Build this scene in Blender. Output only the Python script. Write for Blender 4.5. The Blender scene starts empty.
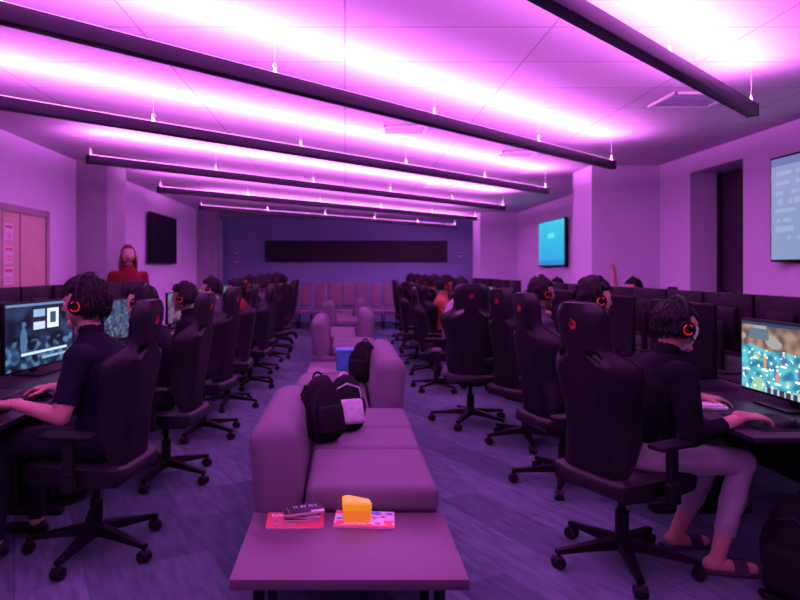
import bpy, bmesh, math, random
import numpy as np
from mathutils import Vector as V, Matrix, noise
random.seed(7)
S=bpy.context.scene
S.view_settings.view_transform='Standard'
F=622.0; CX=345.0; CY=270.0; CH=1.47
# ---------------------------------------------------------------- materials
def mat(name,col,rough=.6,metal=0,var=.12,scale=12,emit=None,es=0,bump=0,bscale=200,col2=None,spec=.5):
    m=bpy.data.materials.new(name); m.use_nodes=True
    nt=m.node_tree; b=nt.nodes['Principled BSDF']
    tc=nt.nodes.new('ShaderNodeTexCoord'); n=nt.nodes.new('ShaderNodeTexNoise'); n.inputs['Scale'].default_value=scale
    n.inputs['Detail'].default_value=4
    nt.links.new(tc.outputs['Object'],n.inputs['Vector'])
    r=nt.nodes.new('ShaderNodeMix'); r.data_type='RGBA'
    c2=col2 if col2 else [max(0,c*(1-var)) for c in col]
    r.inputs['A'].default_value=(*[min(1,c*(1+var*.5)) for c in col],1); r.inputs['B'].default_value=(*c2,1)
    nt.links.new(n.outputs['Fac'],r.inputs['Factor']); nt.links.new(r.outputs['Result'],b.inputs['Base Color'])
    b.inputs['Roughness'].default_value=rough; b.inputs['Metallic'].default_value=metal
    b.inputs['Specular IOR Level'].default_value=spec
    if emit: b.inputs['Emission Color'].default_value=(*emit,1); b.inputs['Emission Strength'].default_value=es
    if bump:
        n2=nt.nodes.new('ShaderNodeTexNoise'); n2.inputs['Scale'].default_value=bscale
        nt.links.new(tc.outputs['Object'],n2.inputs['Vector'])
        bp=nt.nodes.new('ShaderNodeBump'); bp.inputs['Strength'].default_value=bump; bp.inputs['Distance'].default_value=.004
        nt.links.new(n2.outputs['Fac'],bp.inputs['Height']); nt.links.new(bp.outputs['Normal'],b.inputs['Normal'])
    return m
def vcmat(name,es):
    m=bpy.data.materials.new(name); m.use_nodes=True; nt=m.node_tree; b=nt.nodes['Principled BSDF']
    a=nt.nodes.new('ShaderNodeAttribute'); a.attribute_name='Col'
    b.inputs['Roughness'].default_value=.35; b.inputs['Specular IOR Level'].default_value=.2
    if es>0:
        b.inputs['Base Color'].default_value=(.01,.01,.01,1)
        nt.links.new(a.outputs['Color'],b.inputs['Emission Color']); b.inputs['Emission Strength'].default_value=es
    else: nt.links.new(a.outputs['Color'],b.inputs['Base Color'])
    return m
M={}
M['wall']=mat('painted_wall',(.80,.76,.86),.8,var=.05,scale=2,bump=.1)
M['pillar']=mat('concrete_pillar',(.34,.34,.36),.85,var=.2,scale=5,bump=.2,bscale=60)
M['backwall']=mat('blue_lit_wall_paint',(.31,.42,.58),.8,var=.08,scale=2)  # blue-purple paint that also carries the blue light near this wall
M['plast']=mat('black_plastic',(.005,.0045,.0055),.5,spec=.18)
M['plast2']=mat('dark_grey_plastic',(.010,.010,.012),.55,spec=.2)
M['leather']=mat('black_leatherette',(.006,.0055,.007),.5,var=.2,scale=30,bump=.15,bscale=300,spec=.35)
M['metal']=mat('black_metal',(.012,.012,.014),.45,.3,spec=.3)
M['red']=mat('red_emblem',(.45,.012,.02),.6)
M['redring']=mat('red_light_ring',(.6,.02,.03),.5,emit=(1,.02,.03),es=.3)
M['sofa']=mat('purple_grey_fabric',(.155,.125,.155),.85,var=.15,scale=60,bump=.35,bscale=400,spec=.3)
M['bench']=mat('laminate_table_top',(.11,.065,.095),.4,var=.1,scale=6)
M['desk']=mat('dark_desk_laminate',(.013,.012,.016),.4,var=.2,scale=8,spec=.3)
M['beam']=mat('dark_aluminium_housing',(.03,.02,.04),.5,.2)
M['white']=mat('white_plastic',(.85,.85,.85),.4,var=.03)
M['led']=mat('led_diffuser',(.9,.9,.9),.4,emit=(.92,.24,.92),es=6)
M['skin']=mat('skin',(.50,.28,.20),.5,var=.12,scale=9)
M['skin2']=mat('brown_skin',(.32,.17,.12),.5,var=.12,scale=9)
M['lip']=mat('lip',(.4,.14,.12),.4)
M['hair']=mat('dark_hair',(.007,.005,.006),.65,var=.5,scale=70,spec=.25)
M['hairbr']=mat('brown_hair',(.10,.025,.015),.5,var=.5,scale=70)
M['black']=mat('black_cotton',(.007,.0065,.010),.9,var=.2,scale=25,spec=.1)
M['navy']=mat('navy_cotton',(.010,.010,.020),.9,var=.2,scale=25,spec=.1)
M['redshirt']=mat('red_cotton',(.19,.012,.018),.85,var=.2,scale=25,spec=.2)
M['orange']=mat('orange_cotton',(.40,.10,.05),.85,var=.2,scale=25)
M['whitec']=mat('white_cotton',(.33,.31,.33),.85,var=.1,scale=25)
M['grey']=mat('grey_cotton',(.06,.055,.07),.85,var=.2,scale=25,spec=.2)
M['jeans']=mat('pale_denim',(.40,.41,.39),.85,var=.35,scale=14)
M['dkjeans']=mat('dark_denim',(.012,.012,.022),.85,var=.2,scale=18,spec=.2)
M['eye']=mat('eye_white',(.8,.8,.8),.2); M['iris']=mat('iris_dark',(.03,.02,.015),.1)
M['mask']=mat('pale_blue_mask',(.7,.85,.92),.8)
M['door']=mat('pinkish_wood_door',(.62,.52,.34),.5,var=.15,scale=6)
M['frame']=mat('metal_door_frame',(.35,.30,.28),.5)
M['darkdoor']=mat('dark_door',(.03,.018,.03),.5)
M['paper']=mat('white_paper',(.8,.8,.8),.8); M['paper2']=mat('red_print',(.7,.15,.1),.8)
M['yellow']=mat('yellow_plastic_glow',(.95,.60,.02),.4,emit=(1,.52,0),es=.34)  # emission brightens the yellow; the container is no lamp
M['orangep']=mat('orange_plastic_glow',(.95,.48,.02),.45,emit=(1,.42,0),es=.26)  # added glow lifts the orange, though nothing in it is lit
M['blackfab']=mat('black_nylon',(.006,.006,.0075),.75,var=.3,scale=30,bump=.3,spec=.2)
M['greyfab']=mat('light_grey_nylon',(.62,.6,.64),.7,var=.65,scale=22)
M['bluebox']=mat('blue_plastic_glow',(.03,.14,.36),.5,emit=(.05,.25,.9),es=.04)  # faint emission put into the blue; the box gives no real light
M['paleseat']=mat('pale_seat_fabric',(.22,.14,.17),.8)
M['board']=mat('dark_board',(.013,.010,.017),.6)
M['vent']=mat('vent_metal',(.45,.52,.62),.5)
M['screen']=vcmat('lit_screen',1.25); M['dimscreen']=vcmat('dim_lit_screen',.5); M['print']=vcmat('printed_cover',0)
M['off']=mat('dark_screen',(.004,.004,.006),.4,spec=.15)
# ceiling tiles + carpet
def brickmat(name,c1,c2,mortar,bw,rh,ms,rot,rough,noise_amt,off=.5,nscale=(1,1,1)):
    m=bpy.data.materials.new(name); m.use_nodes=True; nt=m.node_tree; b=nt.nodes['Principled BSDF']
    tc=nt.nodes.new('ShaderNodeTexCoord'); mp=nt.nodes.new('ShaderNodeMapping'); mp.inputs['Rotation'].default_value[2]=rot
    br=nt.nodes.new('ShaderNodeTexBrick'); br.offset=off
    br.inputs['Color1'].default_value=(*c1,1); br.inputs['Color2'].default_value=(*c2,1); br.inputs['Mortar'].default_value=(*mortar,1)
    br.inputs['Scale'].default_value=1; br.inputs['Brick Width'].default_value=bw; br.inputs['Row Height'].default_value=rh
    br.inputs['Mortar Size'].default_value=ms; br.inputs['Mortar Smooth'].default_value=.3
    nt.links.new(tc.outputs['Object'],mp.inputs['Vector']); nt.links.new(mp.outputs['Vector'],br.inputs['Vector'])
    m2=nt.nodes.new('ShaderNodeMapping'); m2.inputs['Scale'].default_value=nscale; nt.links.new(mp.outputs['Vector'],m2.inputs['Vector'])
    n=nt.nodes.new('ShaderNodeTexNoise'); n.inputs['Scale'].default_value=4 if noise_amt>.1 else 30; n.inputs['Detail'].default_value=6
    nt.links.new(m2.outputs['Vector'],n.inputs['Vector'])
    mr=nt.nodes.new('ShaderNodeMapRange'); mr.inputs['From Min'].default_value=.35; mr.inputs['From Max'].default_value=.65
    mr.inputs['To Min'].default_value=1-noise_amt; mr.inputs['To Max'].default_value=1+noise_amt
    nt.links.new(n.outputs['Fac'],mr.inputs['Value'])
    mx=nt.nodes.new('ShaderNodeVectorMath'); mx.operation='SCALE'
    nt.links.new(br.outputs['Color'],mx.inputs[0]); nt.links.new(mr.outputs['Result'],mx.inputs['Scale'])
    nt.links.new(mx.outputs['Vector'],b.inputs['Base Color']); b.inputs['Roughness'].default_value=rough; b.inputs['Specular IOR Level'].default_value=.15
    return m
M['ceil']=brickmat('ceiling_tiles',(.62,.61,.65),(.66,.65,.69),(.42,.40,.44),1.22,.61,.008,0,.9,.03,0)
M['carpet']=brickmat('carpet_planks',(.048,.080,.100),(.105,.155,.185),(.055,.09,.11),.92,.30,.003,math.radians(62),.95,.20,.5,(1.2,6,1))
# ---------------------------------------------------------------- geometry (verts,faces)
def G_loft(rings,cap=True,closed=True):
    n=len(rings[0]); vs=[tuple(p) for r in rings for p in r]; fs=[]
    for i in range(len(rings)-1):
        for j in range(n if closed else n-1):
            k=(j+1)%n; fs.append((i*n+j,i*n+k,(i+1)*n+k,(i+1)*n+j))
    if cap: fs.append(tuple(range(n-1,-1,-1))); fs.append(tuple((len(rings)-1)*n+j for j in range(n)))
    return vs,fs
def frame(d):
    d=V(d).normalized(); a=V((0,0,1)) if abs(d.z)<.9 else V((1,0,0))
    u=d.cross(a).normalized(); return d,u,d.cross(u)
def G_box(c,s,bev=0,seg=3,R=None):
    bm=bmesh.new(); bmesh.ops.create_cube(bm,size=1); bmesh.ops.scale(bm,vec=V(s),verts=bm.verts)
    if bev>0: bmesh.ops.bevel(bm,geom=bm.edges[:],offset=min(bev,min(s)*.49),segments=seg,profile=.5,affect='EDGES')
    bm.verts.index_update(); c=V(c)
    vs=[tuple((R@v.co if R else v.co)+c) for v in bm.verts]; fs=[tuple(v.index for v in f.verts) for f in bm.faces]; bm.free(); return vs,fs
def G_cyl(p1,p2,r1,r2=None,n=16):
    r2=r1 if r2 is None else r2; p1=V(p1);p2=V(p2); d,u,w=frame(p2-p1)
    R=[[p+(u*math.cos(t*2*math.pi/n)+w*math.sin(t*2*math.pi/n))*r for t in range(n)] for p,r in((p1,r1),(p2,r2))]
    return G_loft(R)
def G_caps(p1,r1,p2,r2,n=12,flat=1,side=None):
    p1=V(p1);p2=V(p2); d,u,w=frame(p2-p1)
    if side is not None: w=V(side).normalized(); u=d.cross(w).normalized()
    rings=[]
    for a in (80,60,35,12): a=math.radians(a); rings.append((p1-d*r1*math.sin(a),r1*math.cos(a)))
    rings.append((p1,r1)); rings.append((p2,r2))
    for a in (12,35,60,80): a=math.radians(a); rings.append((p2+d*r2*math.sin(a),r2*math.cos(a)))
    return G_loft([[c+(u*math.cos(t*2*math.pi/n)+w*flat*math.sin(t*2*math.pi/n))*r for t in range(n)] for c,r in rings])
def G_tube(pts,r,n=8):
    pts=[V(p) for p in pts]; rings=[]; up=None
    for i,p in enumerate(pts):
        d=(pts[min(i+1,len(pts)-1)]-pts[max(i-1,0)]).normalized()
        if up is None: _,u,_w=frame(d)
        else: u=(up-d*up.dot(d)).normalized()
        up=u; w=d.cross(u); rr=r[i] if isinstance(r,(list,tuple)) else r
        rings.append([p+(u*math.cos(t*2*math.pi/n)+w*math.sin(t*2*math.pi/n))*rr for t in range(n)])
    return G_loft(rings)
def G_sph(c,r,nu=16,nv=10,fn=None):
    c=V(c); r=V(r) if hasattr(r,'__len__') else V((r,r,r)); vs=[];fs=[]
    def P(x,y,z):
        q=V(fn(x,y,z)) if fn else V((x*r.x,y*r.y,z*r.z)); return tuple(q+c)
    vs.append(P(0,0,1))
    for i in range(1,nv):
        t=math.pi*i/nv
        for j in range(nu):
            p=2*math.pi*j/nu; vs.append(P(math.sin(t)*math.cos(p),math.sin(t)*math.sin(p),math.cos(t)))
    vs.append(P(0,0,-1)); L=len(vs)-1
    for j in range(nu):
        k=(j+1)%nu; fs.append((0,1+j,1+k))
        for i in range(nv-2): a=1+i*nu; fs.append((a+j,a+nu+j,a+nu+k,a+k))
        a=1+(nv-2)*nu; fs.append((a+j,L,a+k))
    return vs,fs
def G_torus(c,R,r,axis='y',n=28,m=8,a0=0,a1=2*math.pi,sz=1):
    full=abs(a1-a0-2*math.pi)<1e-6; pts=[]
    N=n if full else n+1; rings=[]
    for i in range(N):
        a=a0+(a1-a0)*i/n; d={'y':V((math.cos(a),0,math.sin(a)*sz)),'x':V((0,math.cos(a),math.sin(a)*sz)),'z':V((math.cos(a),math.sin(a),0))}[axis]
        ax={'y':V((0,1,0)),'x':V((1,0,0)),'z':V((0,0,1))}[axis]; dn=d.normalized()
        rings.append([V(c)+d*R+dn*r*math.cos(t*2*math.pi/m)+ax*r*math.sin(t*2*math.pi/m) for t in range(m)])
    if full: rings.append(rings[0])
    return G_loft(rings,cap=not full)
def G_merge(gs,Mx=None):
    vs=[];fs=[]
    for a,b in gs:
        o=len(vs); vs+= [tuple(Mx@V(p)) for p in a] if Mx else list(a); fs+=[tuple(i+o for i in f) for f in b]
    return vs,fs
def mesh(name,gs,m,ang=40,Mx=None):
    vs,fs=G_merge(gs,Mx); me=bpy.data.meshes.new(name); me.from_pydata(vs,[],fs); me.update()
    bm=bmesh.new(); bm.from_mesh(me); bmesh.ops.recalc_face_normals(bm,faces=bm.faces); bm.to_mesh(me); bm.free()
    for x in (m if isinstance(m,list) else [m]): me.materials.append(x)
    for p in me.polygons: p.use_smooth=True
    me.set_sharp_from_angle(angle=math.radians(ang)); return me
COL=S.collection
def obj(name,me,parent=None,loc=(0,0,0),rz=0):
    o=bpy.data.objects.new(name,me); COL.objects.link(o); o.location=loc; o.rotation_euler=(0,0,rz)
    if parent: o.parent=parent
    return o
def tag(o,label,cat,group=None):
    o['label']=label; o['category']=cat
    if group: o['group']=group
    return o
def thing(name,label,cat,loc=(0,0,0),rz=0,group=None): return tag(obj(name,None,None,loc,rz),label,cat,group)
def clone(root,loc=None,rz=None):
    def rec(o,par):
        c=o.copy(); COL.objects.link(c)
        if par: c.parent=par; c.matrix_parent_inverse=o.matrix_parent_inverse.copy()
        for ch in o.children: rec(ch,c)
        return c
    c=rec(root,None)
    if loc is not None: c.location=loc
    if rz is not None: c.rotation_euler=(0,0,rz)
    return c
def struct(name,gs,m,label):
    o=obj(name,mesh(name,gs,m,30)); o['kind']='structure'; o['label']=label; return o
def bx(x0,x1,y0,y1,z0,z1,bev=0): return G_box(((x0+x1)/2,(y0+y1)/2,(z0+z1)/2),(x1-x0,y1-y0,z1-z0),bev)
# ---------------------------------------------------------------- room
XL,XR,YB,YN,H=-3.5,4.3,17.8,-3.2,2.9
struct('floor',[bx(XL-.2,XR+.8,YN-.2,YB+.2,-.1,0)],M['carpet'],'dark purple patterned plank carpet floor')
struct('ceiling',[bx(XL-.2,XR+.8,YN-.2,YB+.2,H,H+.1)],M['ceil'],'white drop ceiling of rectangular tiles')
struct('wall_left',[bx(XL-.15,XL,YN,YB,0,H)],M['wall'],'pale painted long wall with double door')
struct('wall_right',[bx(XR,XR+.45,YN,6.72,0,H),bx(XR,XR+.45,7.75,YB,0,H),bx(XR,XR+.45,6.72,7.75,2.68,H)],M['wall'],'pale painted long wall with door recess')
struct('wall_back',[bx(XL,XR,YB,YB+.15,0,H)],M['backwall'],'blue-purple end wall with blue light put into its paint')
struct('wall_front',[bx(XL,XR,YN-.15,YN,0,H)],M['wall'],'pale painted end wall')
struct('wall_column',[bx(XL,-3.1,8.1,8.8,0,H)],M['pillar'],'square grey concrete column against the wall')
struct('wall_column',[bx(XL,-3.1,14.7,15.4,0,H)],M['pillar'],'square grey concrete column against the wall')
struct('wall_column',[bx(3.37,XR,8.5,9.2,0,H)],M['wall'],'square painted column projecting from the wall')
struct('wall_column',[bx(3.37,XR,15.5,16.4,0,H)],M['wall'],'square painted column projecting from the wall')
struct('baseboard_left',[bx(XL,XL+.015,YN,5.2,0,.1),bx(XL,XL+.015,7.4,8.1,0,.1),bx(XL,XL+.015,8.8,14.7,0,.1)],M['plast2'],'dark rubber baseboard')
struct('baseboard_right',[bx(XR-.015,XR,YN,6.72,0,.1),bx(XR-.015,XR,7.75,8.5,0,.1),bx(XR-.015,XR,9.2,15.5,0,.1)],M['plast2'],'dark rubber baseboard')
# double door
d=obj('door_1',mesh('door_1',[bx(XL,XL+.03,5.36,6.28,0,2.08),bx(XL,XL+.03,6.3,7.2,0,2.08)],M['door'])); d['kind']='structure'; d['label']='pinkish wooden double door in metal frame'
f=obj('door_frame',mesh('door_frame',[bx(XL,XL+.05,5.28,5.36,0,2.15),bx(XL,XL+.05,7.2,7.27,0,2.15),bx(XL,XL+.05,5.28,7.27,2.08,2.15),bx(XL,XL+.035,6.28,6.3,0,2.08)],M['frame'],30),d)
obj('door_seam',mesh('door_seam',[bx(XL+.03,XL+.034,6.635,6.645,0,2.07)],M['plast2'],30),d)
for yy in (6.2,6.38): obj('door_handle',mesh('door_handle',[G_cyl((XL+.03,yy,1.0),(XL+.07,yy,1.0),.012),G_cyl((XL+.07,yy,.9),(XL+.07,yy,1.1),.01)],M['metal']),d)
d=obj('door_2',mesh('door_2',[bx(XR+.36,XR+.40,6.74,7.73,0,2.66)],M['darkdoor'])); d['kind']='structure'; d['label']='dark door deep inside wall recess'
obj('door_frame',mesh('door_frame',[bx(XR+.33,XR+.36,6.72,6.78,0,2.68),bx(XR+.33,XR+.36,7.69,7.75,0,2.68),bx(XR+.33,XR+.36,7.2,7.25,0,2.6)],M['plast2']),d)
# paper notices
def notice(y0,y1,z0,z1,k):
    o=thing('paper_notice','small printed paper notice taped on the door','paper notice',(XL+.031,(y0+y1)/2,(z0+z1)/2),0,'notices on the door')
    w=y1-y0;h=z1-z0
    obj('sheet',mesh('sheet',[G_box((.001,0,0),(.002,w,h))],M['paper']),o)
    gs=[G_box((.0025,0,h*.3),(.001,w*.8,h*.18))]+[G_box((.0025,0,-h*.1-i*h*.12),(.001,w*.7,h*.05)) for i in range(3)]
    obj('printed_block',mesh('printed_block',gs,M['paper2']),o)
for (a,b,c,dd) in [(6.33,6.5,1.78,1.95),(6.33,6.5,1.54,1.72),(6.33,6.5,1.32,1.5),(6.05,6.22,1.75,1.95),(6.05,6.22,1.48,1.7)]: notice(a,b,c,dd,0)
# dark board on back wall
o=thing('wall_board','long dark framed board on the blue wall','board',(.32,YB-.03,2.0))
obj('panel',mesh('panel',[G_box((0,0,0),(5.1,.04,.56))],M['board']),o)
obj('board_frame',mesh('board_frame',[G_box((0,-.005,.29),(5.2,.05,.03)),G_box((0,-.005,-.29),(5.2,.05,.03)),G_box((-2.58,-.005,0),(.03,.05,.6)),G_box((2.58,-.005,0),(.03,.05,.6))],M['metal']),o)
for x,z in ((-3.1,2.0),(-3.1,1.75),(3.3,1.9)):
    o=thing('wall_thermostat','small white control box on the blue wall','thermostat',(x,YB-.015,z),0,'wall controls')
    obj('body',mesh('body',[G_box((0,0,0),(.12,.03,.15),.01)],M['white']),o); obj('display',mesh('display',[G_box((0,-.016,.02),(.08,.004,.05))],M['plast2']),o)
# ceiling vents
for i,(x,y,w,l) in enumerate([(.6,6.3,.42,.3),(2.1,7.6,.42,.3),(2.9,5.2,.5,.4),(-.9,9.6,.5,.3),(1.6,10.5,.5,.3)]):
    o=thing('air_vent','square louvred metal vent in the tile ceiling','air vent',(x,y,H),0,'ceiling air vents')
    obj('vent_frame',mesh('vent_frame',[G_box((0,l/2,-.01),(w,.03,.02)),G_box((0,-l/2,-.01),(w,.03,.02)),G_box((w/2,0,-.01),(.03,l+.03,.02)),G_box((-w/2,0,-.01),(.03,l+.03,.02))],M['white']),o)
    obj('louvre',mesh('louvre',[G_box((0,-l/2+.03+k*(l-.06)/5,-.008),(w-.03,.02,.008)) for k in range(6)],M['vent']),o)
# ---------------------------------------------------------------- LED beams
DX,DY=5.5,4.96; BL=math.hypot(DX,DY); BA=math.atan2(DY,DX)
proto=None
for yr in (2.25,4.4,6.7,8.9,11.3,13.7,16.2):  # nearest beam hangs out of view, added to light the near end
    cx,cy=(2.88+(2.88-DX))/2,yr-DY/2
    if proto is None:
        b=thing('pendant_light_beam','long dark suspended uplight beam glowing magenta onto ceiling','ceiling light',(cx,cy,2.6),BA,'suspended light beams')
        obj('housing',mesh('housing',[G_box((0,0,0),(BL,.075,.085),.006,2)],M['beam']),b)
        obj('diffuser',mesh('diffuser',[G_box((0,0,.044),(BL-.04,.045,.006))],M['led']),b)
        for e in (-1,1): obj('end_cap',mesh('end_cap',[G_box((e*(BL/2+.004),0,0),(.012,.08,.09),.004)],M['plast2']),b)
        for t in (-.497,-.30,-.1,.1,.30,.497):
            obj('cable',mesh('cable',[G_cyl((t*BL,0,.045),(t*BL,0,.3),.0012,n=6)],M['white']),b)
            obj('cable_clip',mesh('cable_clip',[G_cyl((t*BL,0,.04),(t*BL,0,.085),.014,.008,n=10),G_torus((t*BL,0,.095),.012,.004,'y',12,6)],M['white']),b)
        proto=b
    else: b=clone(proto,(cx,cy,2.6))
    L=bpy.data.lights.new('uplight','AREA'); L.shape='RECTANGLE'; L.size=BL-.06; L.size_y=.05; L.energy=98; L.color=(.92,.175,1.0)
    lo=bpy.data.objects.new('uplight',L); COL.objects.link(lo); lo.parent=b; lo.location=(0,0,.05); lo.rotation_euler=(math.pi,0,0)
w=bpy.data.worlds.new('World'); S.world=w; w.use_nodes=True; w.node_tree.nodes['Background'].inputs[0].default_value=(.05,.01,.07,1); w.node_tree.nodes['Background'].inputs[1].default_value=.5
# ---------------------------------------------------------------- screens
def gridmesh(name,w,h,nx,ny,fn,m,flat=False):
    vs=[];fs=[];cols=[]
    for j in range(ny+1):
        for i in range(nx+1):
            a=(i/nx-.5)*w; b=(j/ny-.5)*h; vs.append((a,b,0) if flat else (0,a,b))
    for j in range(ny):
        for i in range(nx):
            a=j*(nx+1)+i; fs.append((a,a+1,a+nx+2,a+nx+1)); cols.append(fn((i+.5)/nx,(j+.5)/ny))
    me=bpy.data.meshes.new(name); me.from_pydata(vs,[],fs); at=me.color_attributes.new('Col','FLOAT_COLOR','CORNER')
    k=0
    for c in cols:
        for _ in range(4): at.data[k].color=(*c,1); k+=1
    me.materials.append(m); return me
def mixc(a,b,t):
    t=max(0,min(1,t)); return tuple(a[i]*(1-t)+b[i]*t for i in range(3))
def scr_game(pal,sd):
    def fn(u,v):
        n=noise.noise(V((u*5+sd,v*4,sd)))*.5+.5; n2=noise.noise(V((u*18,v*14,sd+5)))*.5+.5
        c=mixc(pal[0],pal[1],min(1,max(0,(n-.35)*3))); c=mixc(c,pal[2],min(1,max(0,(n2-.5)*4)))
        if v<.1 and .3<u<.7: c=(.05,.05,.07)
        if u>.8 and v>.75: c=mixc(c,(.2,.5,.8),.7)
        return c
    return fn
def el(u,v,cu,cv,a,b): return ((u-cu)/a)**2+((v-cv)/b)**2<1
def scr_menu(u,v):
    n=noise.noise(V((u*5,v*4,3))); n2=noise.noise(V((u*13,v*10,8)))
    c=mixc((.002,.005,.014),(.015,.05,.13),n*1.6+.3)
    if v<.45: c=mixc(c,(.07,.18,.32),n2*2.2)
    if el(u,v,.76,.42,.05,.22) or el(u,v,.76,.68,.03,.05): c=(.06,.14,.30)
    if .20<u<.66 and .50<v<.95:
        c=(.012,.016,.035)
        if .24<u<.42 and .58<v<.90: c=(.68,.80,.95)
        if .28<u<.38 and .65<v<.84: c=(.04,.07,.14)
        if .46<u<.62 and .58<v<.70: c=(.50,.64,.82)
        if .46<u<.62 and .78<v<.90: c=(.28,.42,.62)
    if .1<u<.8 and .20<v<.25: c=(.55,.7,.85)
    if .1<u<.5 and .10<v<.14: c=(.25,.38,.55)
    if v>.965: c=(.12,.22,.38)
    return c
def scr_doc(u,v):
    c=(.30,.37,.60)
    if u>.72: c=(.20,.26,.44)
    if v>.93: c=(.12,.15,.35)
    if .08<u<.68 and v<.86 and int(v*30)%2==0 and noise.noise(V((u*14,int(v*30)*3.1,2)))>0: c=(.25,.31,.52)
    if .75<u<.97 and .2<v<.86 and int(v*22)%2==0 and noise.noise(V((u*20,int(v*22)*2.1,6)))>-.1: c=(.26,.33,.52)
    return c
def scr_blue(u,v):
    c=mixc((.01,.30,.62),(.02,.46,.62),v)
    if .35<u<.65 and .62<v<.7: c=(.1,.6,.8)
    if v<.12: c=(.01,.2,.5)
    return c
PAL=[((.02,.12,.2),(.05,.4,.35),(.9,.5,.2)),((.02,.04,.12),(.05,.15,.4),(.4,.5,.7)),((.03,.08,.03),(.2,.35,.1),(.6,.6,.4)),((.1,.02,.12),(.3,.1,.4),(.8,.5,.8))]
def tv(loc,rz,w,h,me_screen,label):
    o=thing('wall_television',label,'television',loc,rz)   # local: faces +x
    obj('casing',mesh('casing',[G_box((-.03,0,0),(.05,w+.04,h+.04),.008,2)],M['plast']),o)
    obj('screen',me_screen,o,(-.0035,0,0)); obj('wall_mount',mesh('wall_mount',[G_box((-.07,0,0),(.04,.4,.3))],M['metal']),o)
    return o
tv((XR-.10,12.7,2.02),math.pi,1.55,.9,gridmesh('screen',1.55,.9,30,18,scr_blue,M['screen']),'wall television showing a bright blue screen')
tv((XR-.10,5.31,2.06),math.pi,1.65,.98,gridmesh('screen',1.65,.98,90,52,lambda u,v:scr_doc(1-u,v),M['screen']),'wall television showing pale blue window with text')
tv((XL+.10,11.75,2.05),0,1.65,.86,gridmesh('screen',1.65,.86,2,2,lambda u,v:(0,0,0),M['off']),'switched-off black wall television')
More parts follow.
